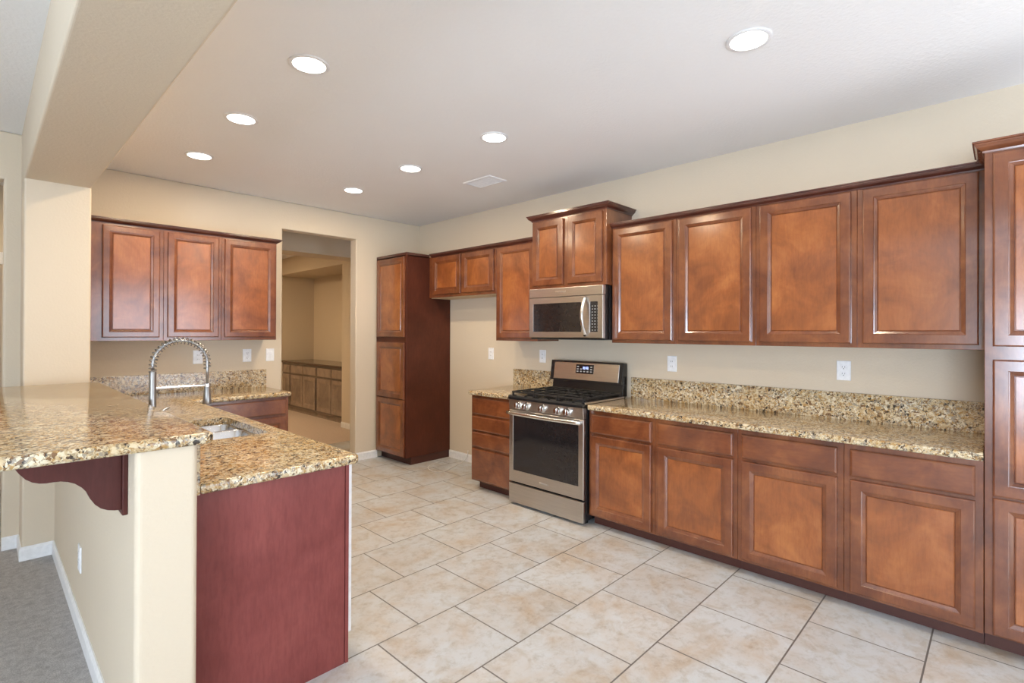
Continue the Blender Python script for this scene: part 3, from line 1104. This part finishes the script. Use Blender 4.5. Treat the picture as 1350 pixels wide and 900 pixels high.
# ------------------------------------------------------------------ outlets and switches
def plate(name, label, T, u, v, kind, loc, cat='outlet', w=0.078, h=0.124):
    t_ = thing(name, label, cat, loc)
    obj('cover_plate', ring_front(new_bm(), T, u-w/2, u+w/2, v-h/2, v+h/2, [(0, 0.0005), (0, 0.004), (0.003, 0.007)], True), PLAST, t_)
    if kind == 'duplex':
        for s in (-1, 1):
            rc = obj('receptacle', ring_front(new_bm(), T, u-0.017, u+0.017, v+s*0.021-0.015, v+s*0.021+0.015, [(0, 0.006), (0, 0.0082), (0.002, 0.009)], True), PLAST, t_)
            for (du, dv_, a, c) in ((-0.007, 0.003, 0.0022, 0.010), (0.007, 0.003, 0.0022, 0.010), (0, -0.008, 0.005, 0.005)):
                obj('slot', ring_front(new_bm(), T, u+du-a/2, u+du+a/2, v+s*0.021+dv_-c/2, v+s*0.021+dv_+c/2, [(0, 0.0085), (0, 0.0093)], True), DSLOT, rc)
    elif kind == 'rocker':
        obj('rocker', ring_front(new_bm(), T, u-0.017, u+0.017, v-0.034, v+0.034, [(0, 0.006), (0, 0.0085), (0.003, 0.0105)], True), PLAST, t_)
    elif kind == 'decora':
        rc = obj('receptacle', ring_front(new_bm(), T, u-0.017, u+0.017, v-0.034, v+0.034, [(0, 0.006), (0, 0.008), (0.002, 0.009)], True), PLAST, t_)
        for s in (-1, 1):
            for du in (-0.006, 0.006):
                obj('slot', ring_front(new_bm(), T, u+du-0.0012, u+du+0.0012, v+s*0.019-0.005, v+s*0.019+0.005, [(0, 0.0085), (0, 0.0093)], True), DSLOT, rc)
    return t_


TR = fr_west(XR)
plate('power_outlet', 'white double-socket outlet on the right wall, farthest right above the counter', TR, 0.734, 1.220, 'duplex', (XR, 0.734, 1.16))
plate('power_outlet', 'white outlet on the wall just right of the range', TR, 1.899, 1.211, 'decora', (XR, 1.899, 1.15))
plate('power_outlet', 'white outlet on the wall just left of the range top', TR, 3.247, 1.223, 'decora', (XR, 3.247, 1.16))
plate('power_outlet', 'white outlet on the wall inside the refrigerator gap', TR, 3.975, 1.226, 'decora', (XR, 3.975, 1.16))
TB = fr_south(YB)
plate('power_outlet', 'white outlet behind the spring faucet on the back wall', TB, 1.372, 1.221, 'decora', (1.372, YB, 1.16))
plate('power_outlet', 'white double-socket outlet on the back wall, second from the doorway', TB, 1.790, 1.224, 'duplex', (1.79, YB, 1.16))
plate('light_switch', 'white rocker light switch beside the doorway on the back wall', TB, 2.005, 1.224, 'rocker', (2.005, YB, 1.16), 'switch')
plate('power_outlet', 'white outlet low on the half wall under the bar', fr_west(0.345), 3.235, 0.352, 'duplex', (0.345, 3.235, 0.29))
plate('light_switch', 'small light switch on the wall seen through the doorway', fr_west(WX), 6.98, 1.22, 'rocker', (WX, 6.98, 1.16), 'switch')

# ------------------------------------------------------------------ ceiling lights and vent
def make_light(loc, label):
    t_ = thing('recessed_light', label, 'ceiling light', loc, 'recessed ceiling lights')
    x, y, z = loc
    b_ = new_bm()
    lathe(b_, [(0.078, 0.0), (0.095, 0.0), (0.096, -0.004), (0.090, -0.007), (0.078, -0.006), (0.078, 0.0)], loc, (0, 0, 1), 40)
    smooth_by_angle(obj('trim_ring', b_, WHITE, t_))
    b_ = new_bm(); lathe(b_, [(0, -0.001), (0.078, -0.001), (0.078, -0.0035), (0.06, -0.0055), (0, -0.006)], loc, (0, 0, 1), 40)
    obj('lens', b_, LENS, t_)
    d = bpy.data.lights.new('lamp', 'AREA')
    d.shape = 'DISK'; d.size = 0.14; d.energy = LAMP_POWER; d.color = LAMP_COL
    lo = bpy.data.objects.new('lamp', d)
    lo.location = (0, 0, -0.012)
    lo.parent = t_
    COL.objects.link(lo)
    return t_


lights = [((1.124, 2.480), 'largest recessed light in the left row, nearest the beam'),
          ((1.120, 3.420), 'recessed light, middle of the left row of three'),
          ((1.140, 4.370), 'recessed light in the left row above the cabinets behind the sink'),
          ((2.415, 4.385), 'smallest recessed light, nearest the doorway'),
          ((2.410, 3.463), 'recessed light in the middle row, second from the doorway'),
          ((2.413, 2.494), 'recessed light just right of the ceiling vent, in front of the range'),
          ((2.397, 0.830), 'large recessed light alone at the upper right')]
first = None
for (x, y), lab in lights:
    if first is None:
        first = make_light((x, y, ZC), lab)
    else:
        dup(first, (x, y, ZC), lab)

t = thing('ceiling_vent', 'white square-edged air vent in the ceiling near the range', 'vent', (3.07, 3.287, ZC))
vx0, vx1, vy0, vy1 = 2.962, 3.175, 3.120, 3.455
bm = new_bm()
TV = lambda u, v, n: (u, v, ZC - n)
ring_front(bm, TV, vx0, vx1, vy0, vy1, [(0, 0.0005), (0, 0.004), (0.006, 0.009), (0.020, 0.009), (0.022, 0.0005)])
obj('frame', bm, WHITE, t)
bm = new_bm()
for i in range(13):
    y = vy0+0.032 + i*(vy1-vy0-0.064)/12
    prism(bm, [(y-0.008, ZC-0.001), (y+0.004, ZC-0.008), (y+0.006, ZC-0.008), (y-0.006, ZC-0.001)], 'x', vx0+0.021, vx1-0.021)
obj('louvres', bm, WHITE, t)

# ------------------------------------------------------------------ water line on the floor
ctrl = [(3.800, 4.330, 0.13), (3.785, 4.335, 0.05), (3.74, 4.36, 0.006), (3.60, 4.300, 0.005), (3.430, 4.228, 0.005), (3.310, 4.220, 0.005), (3.282, 4.305, 0.005),
        (3.334, 4.448, 0.005), (3.440, 4.515, 0.005), (3.557, 4.540, 0.005), (3.66, 4.520, 0.005)]


def catmull(P, k=8):
    P = [Vector(p) for p in P]
    out = []
    for i in range(len(P)-1):
        a, b, c, d = P[max(i-1, 0)], P[i], P[i+1], P[min(i+2, len(P)-1)]
        for j in range(k):
            s = j/k
            out.append(0.5*((2*b) + (c-a)*s + (2*a-5*b+4*c-d)*s*s + (3*b-a-3*c+d)*s*s*s))
    return out + [P[-1]]


bm = new_bm(); tube(bm, catmull(ctrl), 0.0042, 8)
tag(obj('water_line', bm, HOSE, None, True), 'thin pale water tube looping on the tiles in the refrigerator gap', 'hose')

# ------------------------------------------------------------------ cabinets in the far niche
NF = 3.939
tag_n = [(7.285, 8.335, 'glare-greyed niche cabinet with two drawers and doors, nearer the doorway'),
         (8.336, 9.380, 'glare-greyed niche cabinet with two drawers and doors, farther from the doorway'),
         (9.381, 9.733, 'narrow glare-greyed niche cabinet at the far end, half hidden by the doorway edge')]
for a, b, lab in tag_n:
    t = thing('niche_cabinet', lab, 'cabinet', (4.2, (a+b)/2, 0), 'base cabinets in the far niche')
    bm = new_bm(); box(bm, NF, 4.528, a, b, 0.10, 0.878, 0.0015, 1)
    obj('cabinet_box', bm, GLAREWD, t)
    n = 2 if b-a > 0.6 else 1
    w = (b-a-0.05)/n
    for i in range(n):
        u0 = a+0.025 + i*w + 0.010; u1 = a+0.025 + (i+1)*w - 0.010
        door(fr_west(NF), u0, u1, 0.13, 0.675, t, (TAUPE, GLAREWP), 0.022, 0.06)
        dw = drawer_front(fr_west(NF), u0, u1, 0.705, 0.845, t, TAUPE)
    bm = new_bm(); box(bm, NF+0.05, 4.528, a, b, 0.002, 0.10)
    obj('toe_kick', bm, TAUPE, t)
bm = new_bm(); box(bm, 3.905, 4.528, 7.283, 9.733, 0.879, 0.915, 0.006)
tag(obj('countertop', bm, DGRAN), 'dark countertop on the cabinets in the niche beyond the doorway', 'countertop')
d = bpy.data.lights.new('lamp_back_room', 'AREA'); d.shape = 'DISK'; d.size = 0.3; d.energy = 42; d.color = (1.0, 0.74, 0.45)
lo = bpy.data.objects.new('lamp_back_room', d); lo.location = (2.0, 8.6, ZC-0.02); COL.objects.link(lo)
d = bpy.data.lights.new('lamp_hall', 'AREA'); d.shape = 'DISK'; d.size = 0.2; d.energy = 12; d.color = LAMP_COL
lo = bpy.data.objects.new('lamp_hall', d); lo.location = (-0.6, 5.7, ZC-0.02); COL.objects.link(lo)
for lx, ly in ((-2.4, -1.3),):  # unseen fill light added to brighten the dining carpet
    d = bpy.data.lights.new('fill_dining', 'AREA'); d.shape = 'DISK'; d.size = 0.16; d.energy = 14; d.color = (1.0, 0.93, 0.84)
    lo = bpy.data.objects.new('fill_dining', d); lo.location = (lx, ly, ZC-0.02); COL.objects.link(lo)
